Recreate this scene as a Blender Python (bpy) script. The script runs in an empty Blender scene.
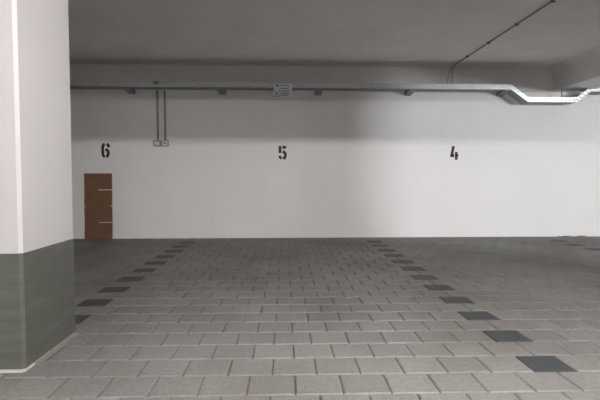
import bpy, bmesh, math, random
from mathutils import Vector, Matrix
random.seed(7)
S = bpy.context.scene
C = S.collection

# ---------------------------------------------------------------- camera
F = 481.0; H = 0.883
YAW = math.atan(19/F); PITCH = math.atan(22/F)
cd = bpy.data.cameras.new('camera'); cam = bpy.data.objects.new('camera', cd); C.objects.link(cam)
cd.lens = F/600*36; cd.sensor_width = 36; cd.clip_start = 0.05
cam.location = (0, 0, H); cam.rotation_euler = (math.pi/2-PITCH, 0, -YAW)
S.camera = cam
RM = cam.rotation_euler.to_matrix()
def at(px, py, Y):
    """point of the plane y=Y seen at a photograph position -> (X, Z)"""
    d = RM @ Vector(((px-300)/F, -(py-200)/F, -1))
    t = Y/d.y
    return d.x*t, H+d.z*t

WALL = 7.08       # back wall face
CEIL = 2.50

# ---------------------------------------------------------------- helpers
def obj(name, bm, mat=None, parent=None, label=None, cat=None, group=None, kind=None, smooth=False):
    me = bpy.data.meshes.new(name)
    bmesh.ops.recalc_face_normals(bm, faces=bm.faces)
    bm.to_mesh(me); bm.free()
    if smooth:
        for p in me.polygons: p.use_smooth = True
    o = bpy.data.objects.new(name, me); C.objects.link(o)
    for m in (mat if isinstance(mat, (list, tuple)) else [mat]):
        if m: me.materials.append(m)
    if parent: o.parent = parent
    tag(o, label, cat, group, kind)
    return o
def tag(o, label=None, cat=None, group=None, kind=None):
    if label: o['label'] = label
    if cat: o['category'] = cat
    if group: o['group'] = group
    if kind: o['kind'] = kind
    return o
def empty(name, loc, label, cat, group=None, kind=None):
    o = bpy.data.objects.new(name, None); C.objects.link(o); o.location = loc
    o.empty_display_size = 0.1
    return tag(o, label, cat, group, kind)
def box(bm, x0, x1, y0, y1, z0, z1, bev=0, seg=1):
    r = bmesh.ops.create_cube(bm, size=1)
    for v in r['verts']:
        v.co = Vector((x0+(v.co.x+.5)*(x1-x0), y0+(v.co.y+.5)*(y1-y0), z0+(v.co.z+.5)*(z1-z0)))
    if bev:
        es = {e for v in r['verts'] for e in v.link_edges}
        bmesh.ops.bevel(bm, geom=list(es), offset=bev, segments=seg, affect='EDGES', profile=.5)
    return bm
def prism(bm, pts, axis, a, b):
    """polygon pts extruded along axis ('x','y') from a to b. pts are (y,z) or (x,z)"""
    def mk(p, t): return Vector((t, p[0], p[1])) if axis == 'x' else Vector((p[0], t, p[1]))
    A = [bm.verts.new(mk(p, a)) for p in pts]; B = [bm.verts.new(mk(p, b)) for p in pts]
    n = len(pts)
    bm.faces.new(A); bm.faces.new(B[::-1])
    for i in range(n): bm.faces.new((A[i], B[i], B[(i+1) % n], A[(i+1) % n]))
def tube(bm, pts, r, n=10):
    pts = [Vector(p) for p in pts]; rings = []
    for i, p in enumerate(pts):
        d = (pts[min(i+1, len(pts)-1)]-pts[max(i-1, 0)]).normalized()
        up = Vector((0, 0, 1)) if abs(d.z) < .9 else Vector((0, 1, 0))
        u = d.cross(up).normalized(); w = u.cross(d)
        rings.append([bm.verts.new(p+(u*math.cos(a)+w*math.sin(a))*r) for a in [k*2*math.pi/n for k in range(n)]])
    for a, b in zip(rings, rings[1:]):
        for k in range(n): bm.faces.new((a[k], a[(k+1) % n], b[(k+1) % n], b[k]))
    bm.faces.new(rings[0][::-1]); bm.faces.new(rings[-1])
def stroke(bm, pts, w, y0, y1, cap=True):
    """a flat band of width w through (x,z) points, between y0 and y1"""
    P = [Vector(p) for p in pts]; L = []; R = []
    for i, p in enumerate(P):
        d = (P[min(i+1, len(P)-1)]-P[max(i-1, 0)]).normalized(); n = Vector((-d.y, d.x))
        L.append(p+n*w/2); R.append(p-n*w/2)
    for i in range(len(P)-1):
        q = [L[i], L[i+1], R[i+1], R[i]]
        prism(bm, [(v.x, v.y) for v in q], 'y', y0, y1)

# ---------------------------------------------------------------- materials
def mat(name, col, rough=.6, metal=0, noise=None, bump=0, bscale=60, spec=None):
    m = bpy.data.materials.new(name); m.use_nodes = True; nt = m.node_tree; b = nt.nodes['Principled BSDF']
    b.inputs['Base Color'].default_value = (*col, 1); b.inputs['Roughness'].default_value = rough
    b.inputs['Metallic'].default_value = metal
    if spec is not None: b.inputs['Specular IOR Level'].default_value = spec
    tc = nt.nodes.new('ShaderNodeTexCoord')
    if noise:
        amt, sc = noise
        n = nt.nodes.new('ShaderNodeTexNoise'); n.inputs['Scale'].default_value = sc; n.inputs['Detail'].default_value = 6
        r = nt.nodes.new('ShaderNodeValToRGB'); r.color_ramp.elements[0].position = .3; r.color_ramp.elements[1].position = .7
        r.color_ramp.elements[0].color = (*[c*(1-amt) for c in col], 1); r.color_ramp.elements[1].color = (*[min(1, c*(1+amt)) for c in col], 1)
        nt.links.new(tc.outputs['Object'], n.inputs['Vector']); nt.links.new(n.outputs['Fac'], r.inputs['Fac'])
        nt.links.new(r.outputs['Color'], b.inputs['Base Color'])
    if bump:
        n = nt.nodes.new('ShaderNodeTexNoise'); n.inputs['Scale'].default_value = bscale; n.inputs['Detail'].default_value = 5
        bp = nt.nodes.new('ShaderNodeBump'); bp.inputs['Strength'].default_value = bump; bp.inputs['Distance'].default_value = .01
        nt.links.new(tc.outputs['Object'], n.inputs['Vector']); nt.links.new(n.outputs['Fac'], bp.inputs['Height'])
        nt.links.new(bp.outputs['Normal'], b.inputs['Normal'])
    return m
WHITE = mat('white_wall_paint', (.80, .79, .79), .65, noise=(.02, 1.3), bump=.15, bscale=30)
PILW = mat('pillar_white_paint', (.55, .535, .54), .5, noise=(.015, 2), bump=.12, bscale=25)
CEILM = mat('ceiling_plaster', (.88, .87, .85), .85, noise=(.05, 2.2), bump=.25, bscale=45)
BEAMM = mat('beam_plaster', (.76, .745, .73), .8, noise=(.04, 2), bump=.2, bscale=40)
SOFFIT = mat('lightened_soffit', (.88, .87, .86), .7, bump=.1)  # beam tone lightened for its underside, standing in for bounce light
BLACK = mat('black_stencil_paint', (.012, .011, .013), .6, noise=(.2, 40))
GALV = mat('galvanised_steel', (.55, .57, .58), .42, .78, noise=(.12, 30))
ARMM = mat('dull_galvanised_steel', (.25, .27, .28), .5, .6, noise=(.1, 25))
PVC = mat('grey_plastic_conduit', (.34, .33, .325), .5)
BOXM = mat('pale_grey_plastic', (.66, .65, .64), .45)
DARKP = mat('dark_plastic', (.10, .10, .10), .5)
CABLE = mat('brown_grey_cable', (.36, .335, .31), .5)
CLIPM = mat('cable_clip_plastic', (.19, .175, .16), .5)
CARD = mat('brown_cardboard', (.185, .092, .050), .8, noise=(.10, 9), bump=.2, bscale=80)
SIGNM = mat('pale_sign_plate', (.84, .85, .90), .45)
SIGNT = mat('sign_print_dark', (.07, .07, .09), .5)
SIGNG = mat('sign_print_green', (.42, .50, .50), .5)
MORT = mat('light_mortar', (.60, .58, .54), .8, noise=(.1, 20), bump=.3)
MORTD = mat('grey_mortar', (.20, .19, .18), .85, noise=(.15, 20), bump=.3)
SAND = mat('joint_sand', (.085, .078, .07), .9, noise=(.3, 50), bump=.4, bscale=200)
SCRAP = mat('reddish_brown_scrap', (.30, .17, .13), .8, noise=(.3, 20))
SCRAPG = mat('grey_dirt', (.17, .16, .14), .9, noise=(.3, 20), bump=.5)

def green_mat():
    m = mat('grey_green_gloss_paint', (.100, .115, .095), .32, bump=.10, bscale=14)
    nt = m.node_tree; b = nt.nodes['Principled BSDF']; tc = nt.nodes['Texture Coordinate']
    mp = nt.nodes.new('ShaderNodeMapping'); mp.inputs['Scale'].default_value = (1, 1, 5)
    n = nt.nodes.new('ShaderNodeTexNoise'); n.inputs['Scale'].default_value = 4; n.inputs['Detail'].default_value = 8
    r = nt.nodes.new('ShaderNodeValToRGB')
    r.color_ramp.elements[0].position = .45; r.color_ramp.elements[0].color = (.098, .103, .089, 1)
    r.color_ramp.elements[1].position = .75; r.color_ramp.elements[1].color = (.14, .142, .128, 1)
    nt.links.new(tc.outputs['Object'], mp.inputs['Vector']); nt.links.new(mp.outputs['Vector'], n.inputs['Vector'])
    nt.links.new(n.outputs['Fac'], r.inputs['Fac']); nt.links.new(r.outputs['Color'], b.inputs['Base Color'])
    return m
GREEN = green_mat()

def paver_mat(name, base, var, stain):
    m = bpy.data.materials.new(name); m.use_nodes = True; nt = m.node_tree; N = nt.nodes; L = nt.links
    b = N['Principled BSDF']; tc = N.new('ShaderNodeTexCoord'); g = N.new('ShaderNodeNewGeometry')
    # tone of each block
    r1 = N.new('ShaderNodeMapRange'); r1.inputs['To Min'].default_value = 1-var; r1.inputs['To Max'].default_value = 1+var
    L.new(g.outputs['Random Per Island'], r1.inputs['Value'])
    # fine concrete grain
    n1 = N.new('ShaderNodeTexNoise'); n1.inputs['Scale'].default_value = 45; n1.inputs['Detail'].default_value = 6
    r2 = N.new('ShaderNodeMapRange'); r2.inputs['From Min'].default_value = .3; r2.inputs['From Max'].default_value = .7
    r2.inputs['To Min'].default_value = .86; r2.inputs['To Max'].default_value = 1.14
    L.new(tc.outputs['Object'], n1.inputs['Vector']); L.new(n1.outputs['Fac'], r2.inputs['Value'])
    mu = N.new('ShaderNodeMath'); mu.operation = 'MULTIPLY'
    L.new(r1.outputs['Result'], mu.inputs[0]); L.new(r2.outputs['Result'], mu.inputs[1])
    vm = N.new('ShaderNodeVectorMath'); vm.operation = 'SCALE'; vm.inputs[0].default_value = base
    L.new(mu.outputs[0], vm.inputs['Scale'])
    # dirt and tyre stains
    mp = N.new('ShaderNodeMapping'); mp.inputs['Scale'].default_value = (1.0, .8, 1)
    n2 = N.new('ShaderNodeTexNoise'); n2.inputs['Scale'].default_value = 1.1; n2.inputs['Detail'].default_value = 7; n2.inputs['Roughness'].default_value = .6
    cr = N.new('ShaderNodeValToRGB'); cr.color_ramp.elements[0].position = .44; cr.color_ramp.elements[1].position = .64
    cr.color_ramp.elements[0].color = (0, 0, 0, 1); cr.color_ramp.elements[1].color = (1, 1, 1, 1)
    L.new(tc.outputs['Object'], mp.inputs['Vector']); L.new(mp.outputs['Vector'], n2.inputs['Vector']); L.new(n2.outputs['Fac'], cr.inputs['Fac'])
    sv = N.new('ShaderNodeMath'); sv.operation = 'MULTIPLY'; sv.inputs[1].default_value = stain
    # the bays carry more dirt than the edge of the aisle
    sx = N.new('ShaderNodeSeparateXYZ'); L.new(tc.outputs['Object'], sx.inputs[0])
    ry = N.new('ShaderNodeMapRange'); ry.inputs['From Min'].default_value = 2.0; ry.inputs['From Max'].default_value = 4.5
    ry.inputs['To Min'].default_value = .8; ry.inputs['To Max'].default_value = 1
    L.new(sx.outputs['Y'], ry.inputs['Value'])
    m3 = N.new('ShaderNodeMath'); m3.operation = 'MULTIPLY'
    L.new(cr.outputs['Color'], m3.inputs[0]); L.new(ry.outputs['Result'], m3.inputs[1]); L.new(m3.outputs[0], sv.inputs[0])
    mx = N.new('ShaderNodeMix'); mx.data_type = 'RGBA'; mx.inputs['B'].default_value = (base[0]*.46, base[1]*.37, base[2]*.32, 1)
    L.new(sv.outputs[0], mx.inputs['Factor']); L.new(vm.outputs[0], mx.inputs['A'])
    L.new(mx.outputs['Result'], b.inputs['Base Color'])
    b.inputs['Roughness'].default_value = .62; b.inputs['Specular IOR Level'].default_value = .35
    bp = N.new('ShaderNodeBump'); bp.inputs['Strength'].default_value = .15; bp.inputs['Distance'].default_value = .004
    L.new(n1.outputs['Fac'], bp.inputs['Height']); L.new(bp.outputs['Normal'], b.inputs['Normal'])
    return m
PAVE = paver_mat('grey_concrete_paver', (.198, .193, .185), .07, .5)
DARKPV = paver_mat('anthracite_paver', (.046, .050, .053), .04, .25)

# ---------------------------------------------------------------- the room shell
XL, XR, YB = -9.0, 9.0, -7.0
PW = .2; X0 = -.04; Y0 = 2.113; GAP = .0032; BEV = .0045
markers = []
LINES = [(-1.44, 2, 12, 'left'), (1.16, 0, 12, 'right'), (3.76, 9, 12, 'far')]
mark_cells = {(2*k, round((x-X0)/PW)) for x, a, b, s in LINES for k in range(a, b)}
def paver(bm, x0, x1, y0, y1):
    h0, h1 = -.02, 0.0
    o = [(x0, y0), (x1, y0), (x1, y1), (x0, y1)]
    i = [(x0+BEV, y0+BEV), (x1-BEV, y0+BEV), (x1-BEV, y1-BEV), (x0+BEV, y1-BEV)]
    a = [bm.verts.new((p[0], p[1], h0)) for p in o]; b = [bm.verts.new((p[0], p[1], h1-BEV)) for p in o]
    c = [bm.verts.new((p[0], p[1], h1)) for p in i]
    bm.faces.new(c)
    for k in range(4):
        j = (k+1) % 4
        bm.faces.new((a[k], a[j], b[j], b[k])); bm.faces.new((b[k], b[j], c[j], c[k]))
bm = bmesh.new()
r = math.floor((YB-Y0)/PW)
while Y0+r*PW < WALL+.12:
    y0 = max(Y0+r*PW, YB); y1 = min(Y0+(r+1)*PW, WALL+.12)
    off = 0 if r % 2 == 0 else PW/2
    k = math.floor((XL-X0)/PW)-1
    while X0+off+k*PW < XR:
        if not (r % 2 == 0 and (r, k) in mark_cells):
            x0 = max(X0+off+k*PW, XL); x1 = min(X0+off+(k+1)*PW, XR)
            if x1-x0 > .03 and y1-y0 > .03:
                dx = random.uniform(-.0012, .0012)
                paver(bm, x0+GAP+dx, x1-GAP+dx, y0+GAP, y1-GAP)
        k += 1
    r += 1
# the paving is laid a touch out of square with the wall
LAY = -.0095; PIV = Vector((1.26, 2.2, 0))
LM = Matrix.Translation(PIV) @ Matrix.Rotation(LAY, 4, 'Z') @ Matrix.Translation(-PIV)
bmesh.ops.transform(bm, matrix=LM, verts=bm.verts)
fl = obj('floor', bm, PAVE, kind='structure')
bm = bmesh.new(); box(bm, XL-.2, XR+.2, YB-.2, WALL+.2, -.16, -.0075)
obj('floor_joint_sand', bm, SAND, fl)

ordn = ['nearest', 'second', 'third', 'fourth', 'fifth', 'sixth', 'seventh', 'eighth', 'ninth', 'tenth', 'eleventh', 'twelfth']
proto = None
for x, a, b, s in LINES:
    grp = {'left': 'dark marker pavers between bays 6 and 5', 'right': 'dark marker pavers between bays 5 and 4',
           'far': 'dark marker pavers at the far right edge of bay 4'}[s]
    for n, k in enumerate(range(a, b)):
        y = Y0+2*k*PW
        if proto is None:
            bm = bmesh.new(); paver(bm, GAP, PW-GAP, GAP, PW-GAP)
            vs = list(bm.verts)
            bot = sorted([v for v in vs if v.co.z < -.01], key=lambda v: math.atan2(v.co.y-.1, v.co.x-.1)); bm.faces.new(bot)
            for v in vs: v.co.x -= PW/2; v.co.y -= PW/2
            o = obj('marker_paver', bm, DARKPV); proto = o
        else:
            o = proto.copy(); C.objects.link(o)
        o.location = LM @ Vector((x+PW/2, y+PW/2, 0)); o.rotation_euler.z = LAY
        where = {'left': 'left marker line beside the pillar', 'right': 'long middle marker line', 'far': 'short far-right marker line'}[s]
        pos = 'last before the wall' if n == b-a-1 else (ordn[n]+(' the viewer' if n == 0 else ' from the viewer'))
        if n == 0: pos = 'nearest to the viewer'
        tag(o, 'dark marker paver, ' + pos + ' in the ' + where, 'paver', grp)

bm = bmesh.new(); box(bm, XL-.2, XR+.2, WALL, WALL+.2, -.16, 2.7); obj('wall_back', bm, WHITE, kind='structure')
bm = bmesh.new(); box(bm, XL-.2, XL, YB-.2, WALL, -.16, 2.7); obj('wall_left', bm, WHITE, kind='structure')
bm = bmesh.new(); box(bm, XR, XR+.2, YB-.2, WALL, -.16, 2.7); obj('wall_right', bm, WHITE, kind='structure')
bm = bmesh.new(); box(bm, XL, XR, YB-.2, YB, -.16, 2.7); obj('wall_front', bm, WHITE, kind='structure')
# ceiling lining stops just short of the ring beam, leaving a dark shadow gap
WB = .05; BOT = 2.163
bm = bmesh.new(); box(bm, XL, XR, YB, WALL-WB-.010, CEIL, CEIL+.08); box(bm, XL-.2, XR+.2, YB-.2, WALL+.2, CEIL+.08, CEIL+.28)
obj('ceiling', bm, CEILM, kind='structure')
# ring beam along the back wall
bm = bmesh.new(); box(bm, XL, XR, WALL-WB, WALL, BOT, CEIL+.079)
obj('trim_1', bm, BEAMM, kind='structure')
# deep beam running from the back wall towards the viewer, with a rounded top corner
BX0, BX1 = 4.02, 4.52
prof = [(BX0+.012, BOT), (BX0, BOT+.012)]
R = .13
for i in range(9):
    a = i/8*math.pi/2
    prof.append((BX0-R+R*math.cos(a), CEIL-R+R*math.sin(a)))
prof += [(BX1, CEIL), (BX1, BOT)]
bm = bmesh.new(); prism(bm, prof, 'y', 2.69, WALL-WB)
for f in bm.faces:
    if max(v.co.z for v in f.verts) < BOT+.02: f.material_index = 1    # underside colour made paler in place of bounced light
obj('beam', bm, [BEAMM, SOFFIT], label='deep plastered ceiling beam running to the back wall at upper right', cat='beam', kind='structure')
# cross beam over the pillars (above the picture)
bm = bmesh.new(); box(bm, XL, 4.5, 2.19, 2.69, 2.16, CEIL)
obj('cross_beam', bm, BEAMM, kind='structure', label='white cross beam carried by the pillars, above the frame', cat='beam')

# ---------------------------------------------------------------- pillars
def pillar(x0, x1, y0, y1, seen=True):
    e = empty('pillar', ((x0+x1)/2, (y0+y1)/2, 0), 'square white pillar with glossy grey green lower band, at the left' if seen else
              'white pillar beyond the right edge of the frame', 'pillar', kind='structure')
    cx, cy = (x0+x1)/2, (y0+y1)/2
    gz = .545; hw = (x1-x0)/2; hd = (y1-y0)/2
    def col(bm, z0, z1, g=0, c=.014):
        w, d = hw+g, hd+g
        pts = [(-w, -d+c), (-w+c, -d), (w-c, -d), (w, -d+c), (w, d-c), (w-c, d), (-w+c, d), (-w, d-c)]
        A = [bm.verts.new((p[0], p[1], z0)) for p in pts]; B = [bm.verts.new((p[0], p[1], z1)) for p in pts]
        bm.faces.new(A[::-1]); bm.faces.new(B)
        for i in range(8): bm.faces.new((A[i], A[(i+1) % 8], B[(i+1) % 8], B[i]))
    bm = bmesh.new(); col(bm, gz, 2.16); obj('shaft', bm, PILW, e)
    bm = bmesh.new(); col(bm, .018, gz, .0012); obj('painted_band', bm, GREEN, e)
    bm = bmesh.new(); col(bm, 0, .018, -.003); obj('base_joint', bm, MORT, e)
    if seen:
        bm = bmesh.new()   # mortar fillet along the right side
        pts = [(hw-.004, .0), (hw+.022, .0), (hw+.020, .004), (hw-.004, .010)]
        prism(bm, pts, 'y', -hd+.10, hd-.005); obj('mortar_fillet', bm, MORTD, e)
pillar(-1.68, -1.162, 2.19, 2.74)
pillar(4.0, 4.5, 2.20, 2.70, False)

# ---------------------------------------------------------------- stencilled bay numbers
def digit(name, ox, oy, strokes, label):
    bm = bmesh.new()
    X, Z = at(ox+17, oy+13, WALL)
    for pts, w in strokes:
        q = []
        for p in pts:
            x, z = at(ox+p[0]/16, oy+p[1]/16, WALL); q.append((x-X, z-Z))
        stroke(bm, q, w/16/F*WALL*1.3, -.0015, .001)
    o = obj(name, bm, BLACK, label=label, cat='number'); o.location = (X, WALL, Z)
digit('painted_number', 90, 140, [
    ([(237, 63), (218, 74), (207, 95), (204, 130), (204, 200), (209, 238), (220, 258), (237, 272)], 33),
    ([(268, 64), (284, 74), (296, 95), (303, 117)], 33),
    ([(246, 150), (268, 158), (286, 175), (293, 198), (291, 230), (281, 255), (262, 272)], 33)],
    'black stencilled number 6 painted on the wall above the brown cardboard')
digit('painted_number', 265, 140, [
    ([(240, 97), (240, 208)], 36), ([(276, 116), (338, 116)], 36),
    ([(282, 183), (305, 194), (322, 214), (328, 240), (322, 268), (308, 290), (292, 304)], 36),
    ([(228, 255), (240, 276), (268, 300)], 32)],
    'black stencilled number 5 painted on the wall below the small sign')
digit('painted_number', 438, 140, [
    ([(248, 97), (230, 190), (214, 262)], 34), ([(195, 259), (255, 259)], 24), ([(243, 225), (248, 262)], 22),
    ([(293, 192), (291, 316)], 34), ([(300, 248), (326, 248)], 26)],
    'black stencilled number 4 painted on the wall at the right')

# ---------------------------------------------------------------- cable tray
TY0, TY1 = 6.80, 7.0; TH = .068
def zt(px, py): return at(px, py, TY0)
zl = zt(70, 80.9); zm = zt(500, 84.6)
base = (zl[1]+zm[1])/2
p1 = zt(511, 85.2)[0]; p2 = zt(528, 97)[0]; zlow = zt(550, 97.2)[1]; p3 = zt(577, 97)[0]; p4 = zt(591, 87)[0]; zhi = zt(598, 86.6)[1]
path = [(-8.9, base), (p1, base), (p2, zlow), (p3, zlow), (p4, zhi), (8.9, zhi)]   # top of the rails
def topz(x):
    for (a, za), (b, zb) in zip(path, path[1:]):
        if x <= b: return za+(zb-za)*(x-a)/(b-a)
    return path[-1][1]
tray = empty('cable_tray', (0, WALL, base-TH), 'long perforated galvanised cable tray along the top of the back wall, dipping under the beam', 'cable tray')
o0 = tray.location
def rail(y, perforated):
    bm = bmesh.new()
    xs = []; x = -5.2; PER = .05
    brk = sorted([p1, p2, p3, p4])
    xs = [-8.9]
    while x < 6: xs += [x, x+.022]; x += PER
    xs.append(8.9)
    allx = sorted(set(xs+brk))
    bands = [(0, .008), (.008, .024), (.024, .034), (.034, .050), (.050, TH)]
    for a, b in zip(allx, allx[1:]):
        m = (a+b)/2; ph = ((m+5.2) % PER) if -5.2 < m < 6 else None
        for bi, (u, v) in enumerate(bands):
            if perforated and ph is not None:
                hole = ph < .022
                if bi == 1 and hole: continue
                if bi == 3 and not hole and ph < .049: continue
            q = [(a, topz(a)-TH+u), (b, topz(b)-TH+u), (b, topz(b)-TH+v), (a, topz(a)-TH+v)]
            bm.faces.new([bm.verts.new(Vector((px, y, pz))-o0) for px, pz in q])
    bmesh.ops.remove_doubles(bm, verts=bm.verts, dist=1e-5)
    return bm
def solid(o, t=.0015):
    m = o.modifiers.new('thickness', 'SOLIDIFY'); m.thickness = t; m.offset = 0
solid(obj('side_rail', rail(TY0, True), GALV, tray)); solid(obj('side_rail', rail(TY1, True), GALV, tray))
bm = bmesh.new()
for (a, za), (b, zb) in zip(path, path[1:]):
    n = max(1, int((b-a)/.25)); ys = [TY0, TY0+.03, TY0+.085, TY0+.115, TY1-.03, TY1]
    for i in range(n):
        xa = a+(b-a)*i/n; xb = a+(b-a)*(i+1)/n
        for y_, y2 in zip(ys, ys[1:]):
            bm.faces.new([bm.verts.new(Vector(v)-o0) for v in ((xa, y_, topz(xa)-TH), (xb, y_, topz(xb)-TH), (xb, y2, topz(xb)-TH), (xa, y2, topz(xa)-TH))])
bmesh.ops.remove_doubles(bm, verts=bm.verts, dist=1e-5)
solid(obj('tray_floor', bm, ARMM, tray))
# brackets: tapered arms from the wall
for px in (-60, 34, 128, 221, 319, 411, 505, 640):
    x, _ = at(px, 90, 6.9); zb = topz(x)-TH-.001
    bm = bmesh.new()
    pts = [(WALL-.001, zb), (TY0+.01, zb), (TY0+.01, zb-.010), (WALL-.06, zb-.045), (WALL-.001, zb-.045)]
    pts = [(p[0]-o0.y, p[1]-o0.z) for p in pts]
    prism(bm, pts, 'x', x-.045, x+.045); 
    box(bm, x-.05, x+.05, -.006, -.0005, zb-.055-o0.z, zb-.001-o0.z)
    obj('bracket', bm, ARMM, tray)
# small clamp on the rail where the conduits leave
x, z = at(155.5, 82, TY0); bm = bmesh.new(); box(bm, x-.035-o0.x, x+.035-o0.x, TY0-.006-o0.y, TY0+.02-o0.y, base-.03-o0.z, base+.012-o0.z, .004); obj('clamp', bm, ARMM, tray)
# suspension rod from the beam
x, _ = at(563.5, 92, 6.86); bm = bmesh.new(); tube(bm, [Vector((x, 6.90, zlow-TH))-o0, Vector((x, 6.90, BOT))-o0], .009); obj('hanger_rod', bm, ARMM, tray)

# ---------------------------------------------------------------- small sign on the tray
X, Zc = at(283, 90.3, TY0-.01)
sx0, _ = at(274, 90, TY0-.01); sx1, _ = at(292, 90, TY0-.01); _, sz1 = at(283, 83.6, TY0-.01); _, sz0 = at(283, 97.2, TY0-.01)
sg = empty('sign', (X, TY0-.008, Zc), 'small pale sign plate with dark print, hung on the cable tray above number 5', 'sign')
w = (sx1-sx0)/2; h = (sz1-sz0)/2
bm = bmesh.new(); box(bm, -w, w, -.003, 0, -h, h, .001); obj('plate', bm, SIGNM, sg)
bm = bmesh.new()
def sp(u, v): return (-w+u*2*w, h-v*2*h)
def bar(bm, u0, u1, v0, v1, d=-.0042):
    (a, b), (c, e) = sp(u0, v0), sp(u1, v1); box(bm, a, c, d, -.003, e, b)
def blob(bm, u, v, rx, rz):
    cx, cz = sp(u, v); prism(bm, [(cx+rx*math.cos(t), cz+rz*math.sin(t)) for t in [k*math.pi/6 for k in range(12)]], 'y', -.0042, -.003)
blob(bm, .17, .15, .022, .015)
bar(bm, .33, .85, .13, .18); bar(bm, .27, .80, .34, .38); bar(bm, .20, .84, .53, .58)
blob(bm, .15, .74, .018, .013)
for u in (.02, .14, .28): bar(bm, u, u+.07, .88, .99)
obj('print', bm, SIGNT, sg)
bm = bmesh.new(); bar(bm, .37, .82, .66, .93, -.0036); obj('green_panel', bm, SIGNG, sg, label='pale green printed panel')
bm = bmesh.new(); box(bm, -.03, .03, 0, .0075, -.02, .03); obj('fixing_clip', bm, ARMM, sg)

# ---------------------------------------------------------------- conduits and sockets on the wall
for px, r_, lab in ((157.8, .014, 'grey conduit dropping to the left of the two wall boxes'), (165.2, .014, 'grey conduit dropping to the right of the two wall boxes')):
    x, zb = at(px, 140.8, WALL-.02)
    bm = bmesh.new(); tube(bm, [(0, 0, 0), (0, 0, base-TH-.004-zb)], r_, 12)
    c = obj('conduit', bm, PVC, label=lab, cat='conduit', group='pair of wall conduits', smooth=True); c.location = (x, WALL-r_-.006, zb)
    for t in (.12, .5):
        bm = bmesh.new(); box(bm, -.017, .017, -.012, .017, (base-TH-zb)*t-.008, (base-TH-zb)*t+.008, .003); obj('clip', bm, PVC, c)
for (a, b, t0, t1, lab, kind) in ((153.4, 161.4, 140.3, 146.4, 'grey surface switch box, left of the pair below the conduits', 's'),
                                  (161.8, 168.6, 140.3, 146.4, 'grey surface socket with a dark hole, right of the pair below the conduits', 'o')):
    x0, z1 = at(a, t0, WALL-.02); x1, z0 = at(b, t1, WALL-.02)
    e = empty('wall_socket' if kind == 'o' else 'wall_switch', ((x0+x1)/2, WALL, (z0+z1)/2), lab, 'socket' if kind == 'o' else 'switch')
    w = (x1-x0)/2; h = (z1-z0)/2
    bm = bmesh.new(); box(bm, -w, w, -.045, -.0, -h, h, .008, 2); obj('housing', bm, PVC, e)
    if kind == 's':
        bm = bmesh.new(); box(bm, -w*.62, w*.62, -.053, -.045, -h*.5, h*.5, .004, 2); obj('rocker', bm, BOXM, e)
    else:
        bm = bmesh.new(); box(bm, -w*.75, w*.75, -.050, -.045, -h*.75, h*.75, .002); obj('cover', bm, BOXM, e)
        bm = bmesh.new(); prism(bm, [(.014*math.cos(k*math.pi/6), .014*math.sin(k*math.pi/6)) for k in range(12)], 'y', -.052, -.050); obj('hole', bm, DARKP, e)

# ---------------------------------------------------------------- ceiling conduit with drop cables
cx = 2.47
c = empty('ceiling_cable', (cx, 7.0, CEIL), 'dark cable clipped along the ceiling above number 4, its two ends dropping into the tray', 'cable')
bm = bmesh.new(); tube(bm, [(0, -4.2, -.011), (0, -2, -.011), (.0, -.10, -.011)], .008, 10); obj('cable_run', bm, CABLE, c, smooth=True)
for dx, ze in ((-.035, 1), (.04, 1)):
    bm = bmesh.new(); q = []
    for i in range(11):
        t = i/10
        q.append((dx*math.sin(t*math.pi/2)*1.0 + (-.05 if 1 else 0)*math.sin(t*math.pi/2), -.10-.02*math.sin(t*math.pi), -.011-(CEIL-base+.03)*t**1.5))
    tube(bm, q, .006, 8); obj('drop_cable', bm, CABLE, c, smooth=True)
for y in (4.35, 5.02, 5.7, 6.35):
    bm = bmesh.new(); box(bm, -.018, .018, y-7-.014, y-7+.014, -.024, -.0, .004); obj('cable_clip', bm, CLIPM, c)

# ---------------------------------------------------------------- flattened cardboard against the wall
x0, _ = at(84.5, 238, 7.04); x1, _ = at(112.3, 238, 7.04); _, zt_ = at(98, 173.3, 7.06)
Wc = x1-x0; Hc = zt_
e = empty('cardboard', ((x0+x1)/2, 7.03, 0), 'tall flattened brown cardboard box standing against the wall under number 6', 'cardboard')
bm = bmesh.new()
n = 4; ph = (Hc-.004)/n
ys = [.012, .030, .024, .036, .040]
tk = .004
for i in range(n):
    z0 = .002+i*ph; z1 = z0+ph
    lo_slit = i in (1, 3); hi_slit = i in (0, 2)
    slit = .006; xs = -Wc/2+Wc*.5
    ya, yb = ys[i], ys[i+1]
    def Yf(z): return ya+(yb-ya)*(z-z0)/(z1-z0)
    zb = z0+(slit if lo_slit else 0); zt2 = z1-(slit if hi_slit else 0)
    nb = .012
    quads = [(-Wc/2, xs, z0, z1), (xs, Wc/2, zb, zt2)]
    for qa, qb, za, zc in quads:
        for (yy0, yy1) in ((0, tk),):
            vs = [bm.verts.new((x, Yf(z)+d, z)) for d in (0, tk) for x, z in ((qa, za), (qb, za), (qb, zc), (qa, zc))]
            f = [(0, 1, 2, 3), (7, 6, 5, 4), (0, 4, 5, 1), (1, 5, 6, 2), (2, 6, 7, 3), (3, 7, 4, 0)]
            for q in f: bm.faces.new([vs[k] for k in q])
obj('board', bm, CARD, e)
for sd in (-1, 1):   # pale tape ends at the middle crease
    bm = bmesh.new(); box(bm, sd*Wc/2-.016, sd*Wc/2+.016, .0195, .0235, .002+2*ph-.009, .002+2*ph+.009)
    obj('tape', bm, BOXM, e, label='small pale tape end')

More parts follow.
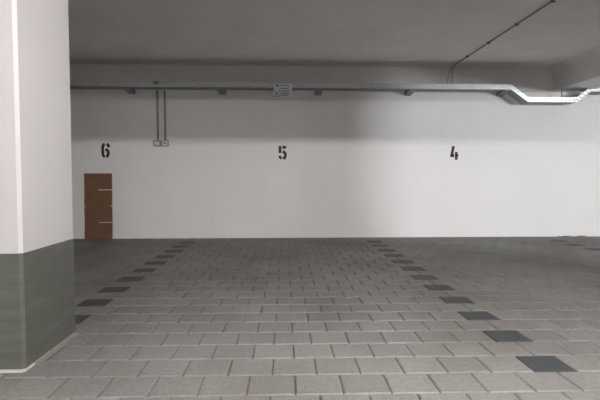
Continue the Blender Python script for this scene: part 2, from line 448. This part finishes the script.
# ---------------------------------------------------------------- litter at the foot of the wall
x, _ = at(582, 236.5, 7.0)
bm = bmesh.new()
for i in range(13):
    a = i/12
    pass
N_ = 14
rows = []
for i in range(N_):
    u = i/(N_-1)
    rows.append([bm.verts.new(((u-.5)*.16, (v-.5)*.05+.01*math.sin(u*9), .004+.016*math.sin(u*math.pi)*(1-abs(v-.5))+.004*math.sin(u*17+v*5))) for v in (0, .33, .66, 1)])
for a, b in zip(rows, rows[1:]):
    for k in range(3): bm.faces.new((a[k], b[k], b[k+1], a[k+1]))
o = obj('paper_scrap', bm, SCRAP, label='small curled reddish brown scrap on the floor at the right foot of the wall', cat='litter'); o.location = (x, 7.0, 0)
solid(o, .003)
x, _ = at(566, 237, 7.0)
bm = bmesh.new(); bmesh.ops.create_icosphere(bm, subdivisions=3, radius=1)
for v in list(bm.verts):
    k = 1+.25*math.sin(v.co.x*7+v.co.y*5)*math.cos(v.co.z*6)
    v.co = Vector((v.co.x*.13*k, v.co.y*.04*k, max(0, v.co.z)*.016*k))
o = obj('dirt_pile', bm, SCRAPG, label='low heap of grey dirt beside the reddish scrap at the foot of the wall', cat='dirt', smooth=True); o.location = (x, 7.0, 0)

# ---------------------------------------------------------------- lamps of the garage (ceiling battens, above and behind the view)
def lamp(loc, sx, sy, power, rot=(0, 0, 0), col=(1, .97, .95)):
    l = bpy.data.lights.new('batten_lamp', 'AREA'); l.shape = 'RECTANGLE'; l.size = sx; l.size_y = sy; l.energy = power; l.color = col
    o = bpy.data.objects.new('batten_lamp', l); C.objects.link(o); o.location = loc; o.rotation_euler = rot
    return o
def tube_lamp(loc, length, power, along='x', front=1, down=1):
    """a bare fluorescent tube: light leaves it to all sides"""
    t = .05
    for ax in ('down', 'up', 'front', 'back'):
        if along == 'x':
            rot = {'down': (0, 0, 0), 'up': (math.pi, 0, 0), 'front': (math.pi/2, 0, 0), 'back': (-math.pi/2, 0, 0)}[ax]
            sx, sy = length, t
            off = {'down': (0, 0, -t/2), 'up': (0, 0, t/2), 'front': (0, t/2, 0), 'back': (0, -t/2, 0)}[ax]
        else:
            rot = {'down': (0, 0, 0), 'up': (0, math.pi, 0), 'front': (0, -math.pi/2, 0), 'back': (0, math.pi/2, 0)}[ax]
            sx, sy = t, length
            off = {'down': (0, 0, -t/2), 'up': (0, 0, t/2), 'front': (t/2, 0, 0), 'back': (-t/2, 0, 0)}[ax]
        lamp((loc[0]+off[0], loc[1]+off[1], loc[2]+off[2]), sx, sy, power/4*{'up': .6, 'front': front, 'down': down}.get(ax, 1), rot)
tube_lamp((.9, .42, 2.425), 1.5, 64, front=1.85, down=.45)
tube_lamp((1.0, -5.0, 2.37), 1.5, 76)
tube_lamp((-5.4, -5.8, 2.37), 1.5, 55)
# unseen spot added to brighten the right of the back wall, cone cut off leftwards
sl = bpy.data.lights.new('added_spot', 'SPOT'); sl.energy = 610; sl.spot_size = math.radians(34); sl.spot_blend = .2
sl.shadow_soft_size = .65; sl.color = (.96, .98, 1)
so = bpy.data.objects.new('added_spot', sl); C.objects.link(so); so.location = (7.93, -2.0, 2.10)
so.rotation_euler = (Vector((4.2, 7.08, 1.5))-so.location).to_track_quat('-Z', 'Y').to_euler()

w = bpy.data.worlds.new('world'); S.world = w; w.use_nodes = True
w.node_tree.nodes['Background'].inputs[0].default_value = (0, 0, 0, 1)
S.view_settings.view_transform = 'Standard'; S.view_settings.look = 'None'; S.view_settings.gamma = 1
S.view_settings.use_curve_mapping = False
S.view_settings.exposure = 1.8
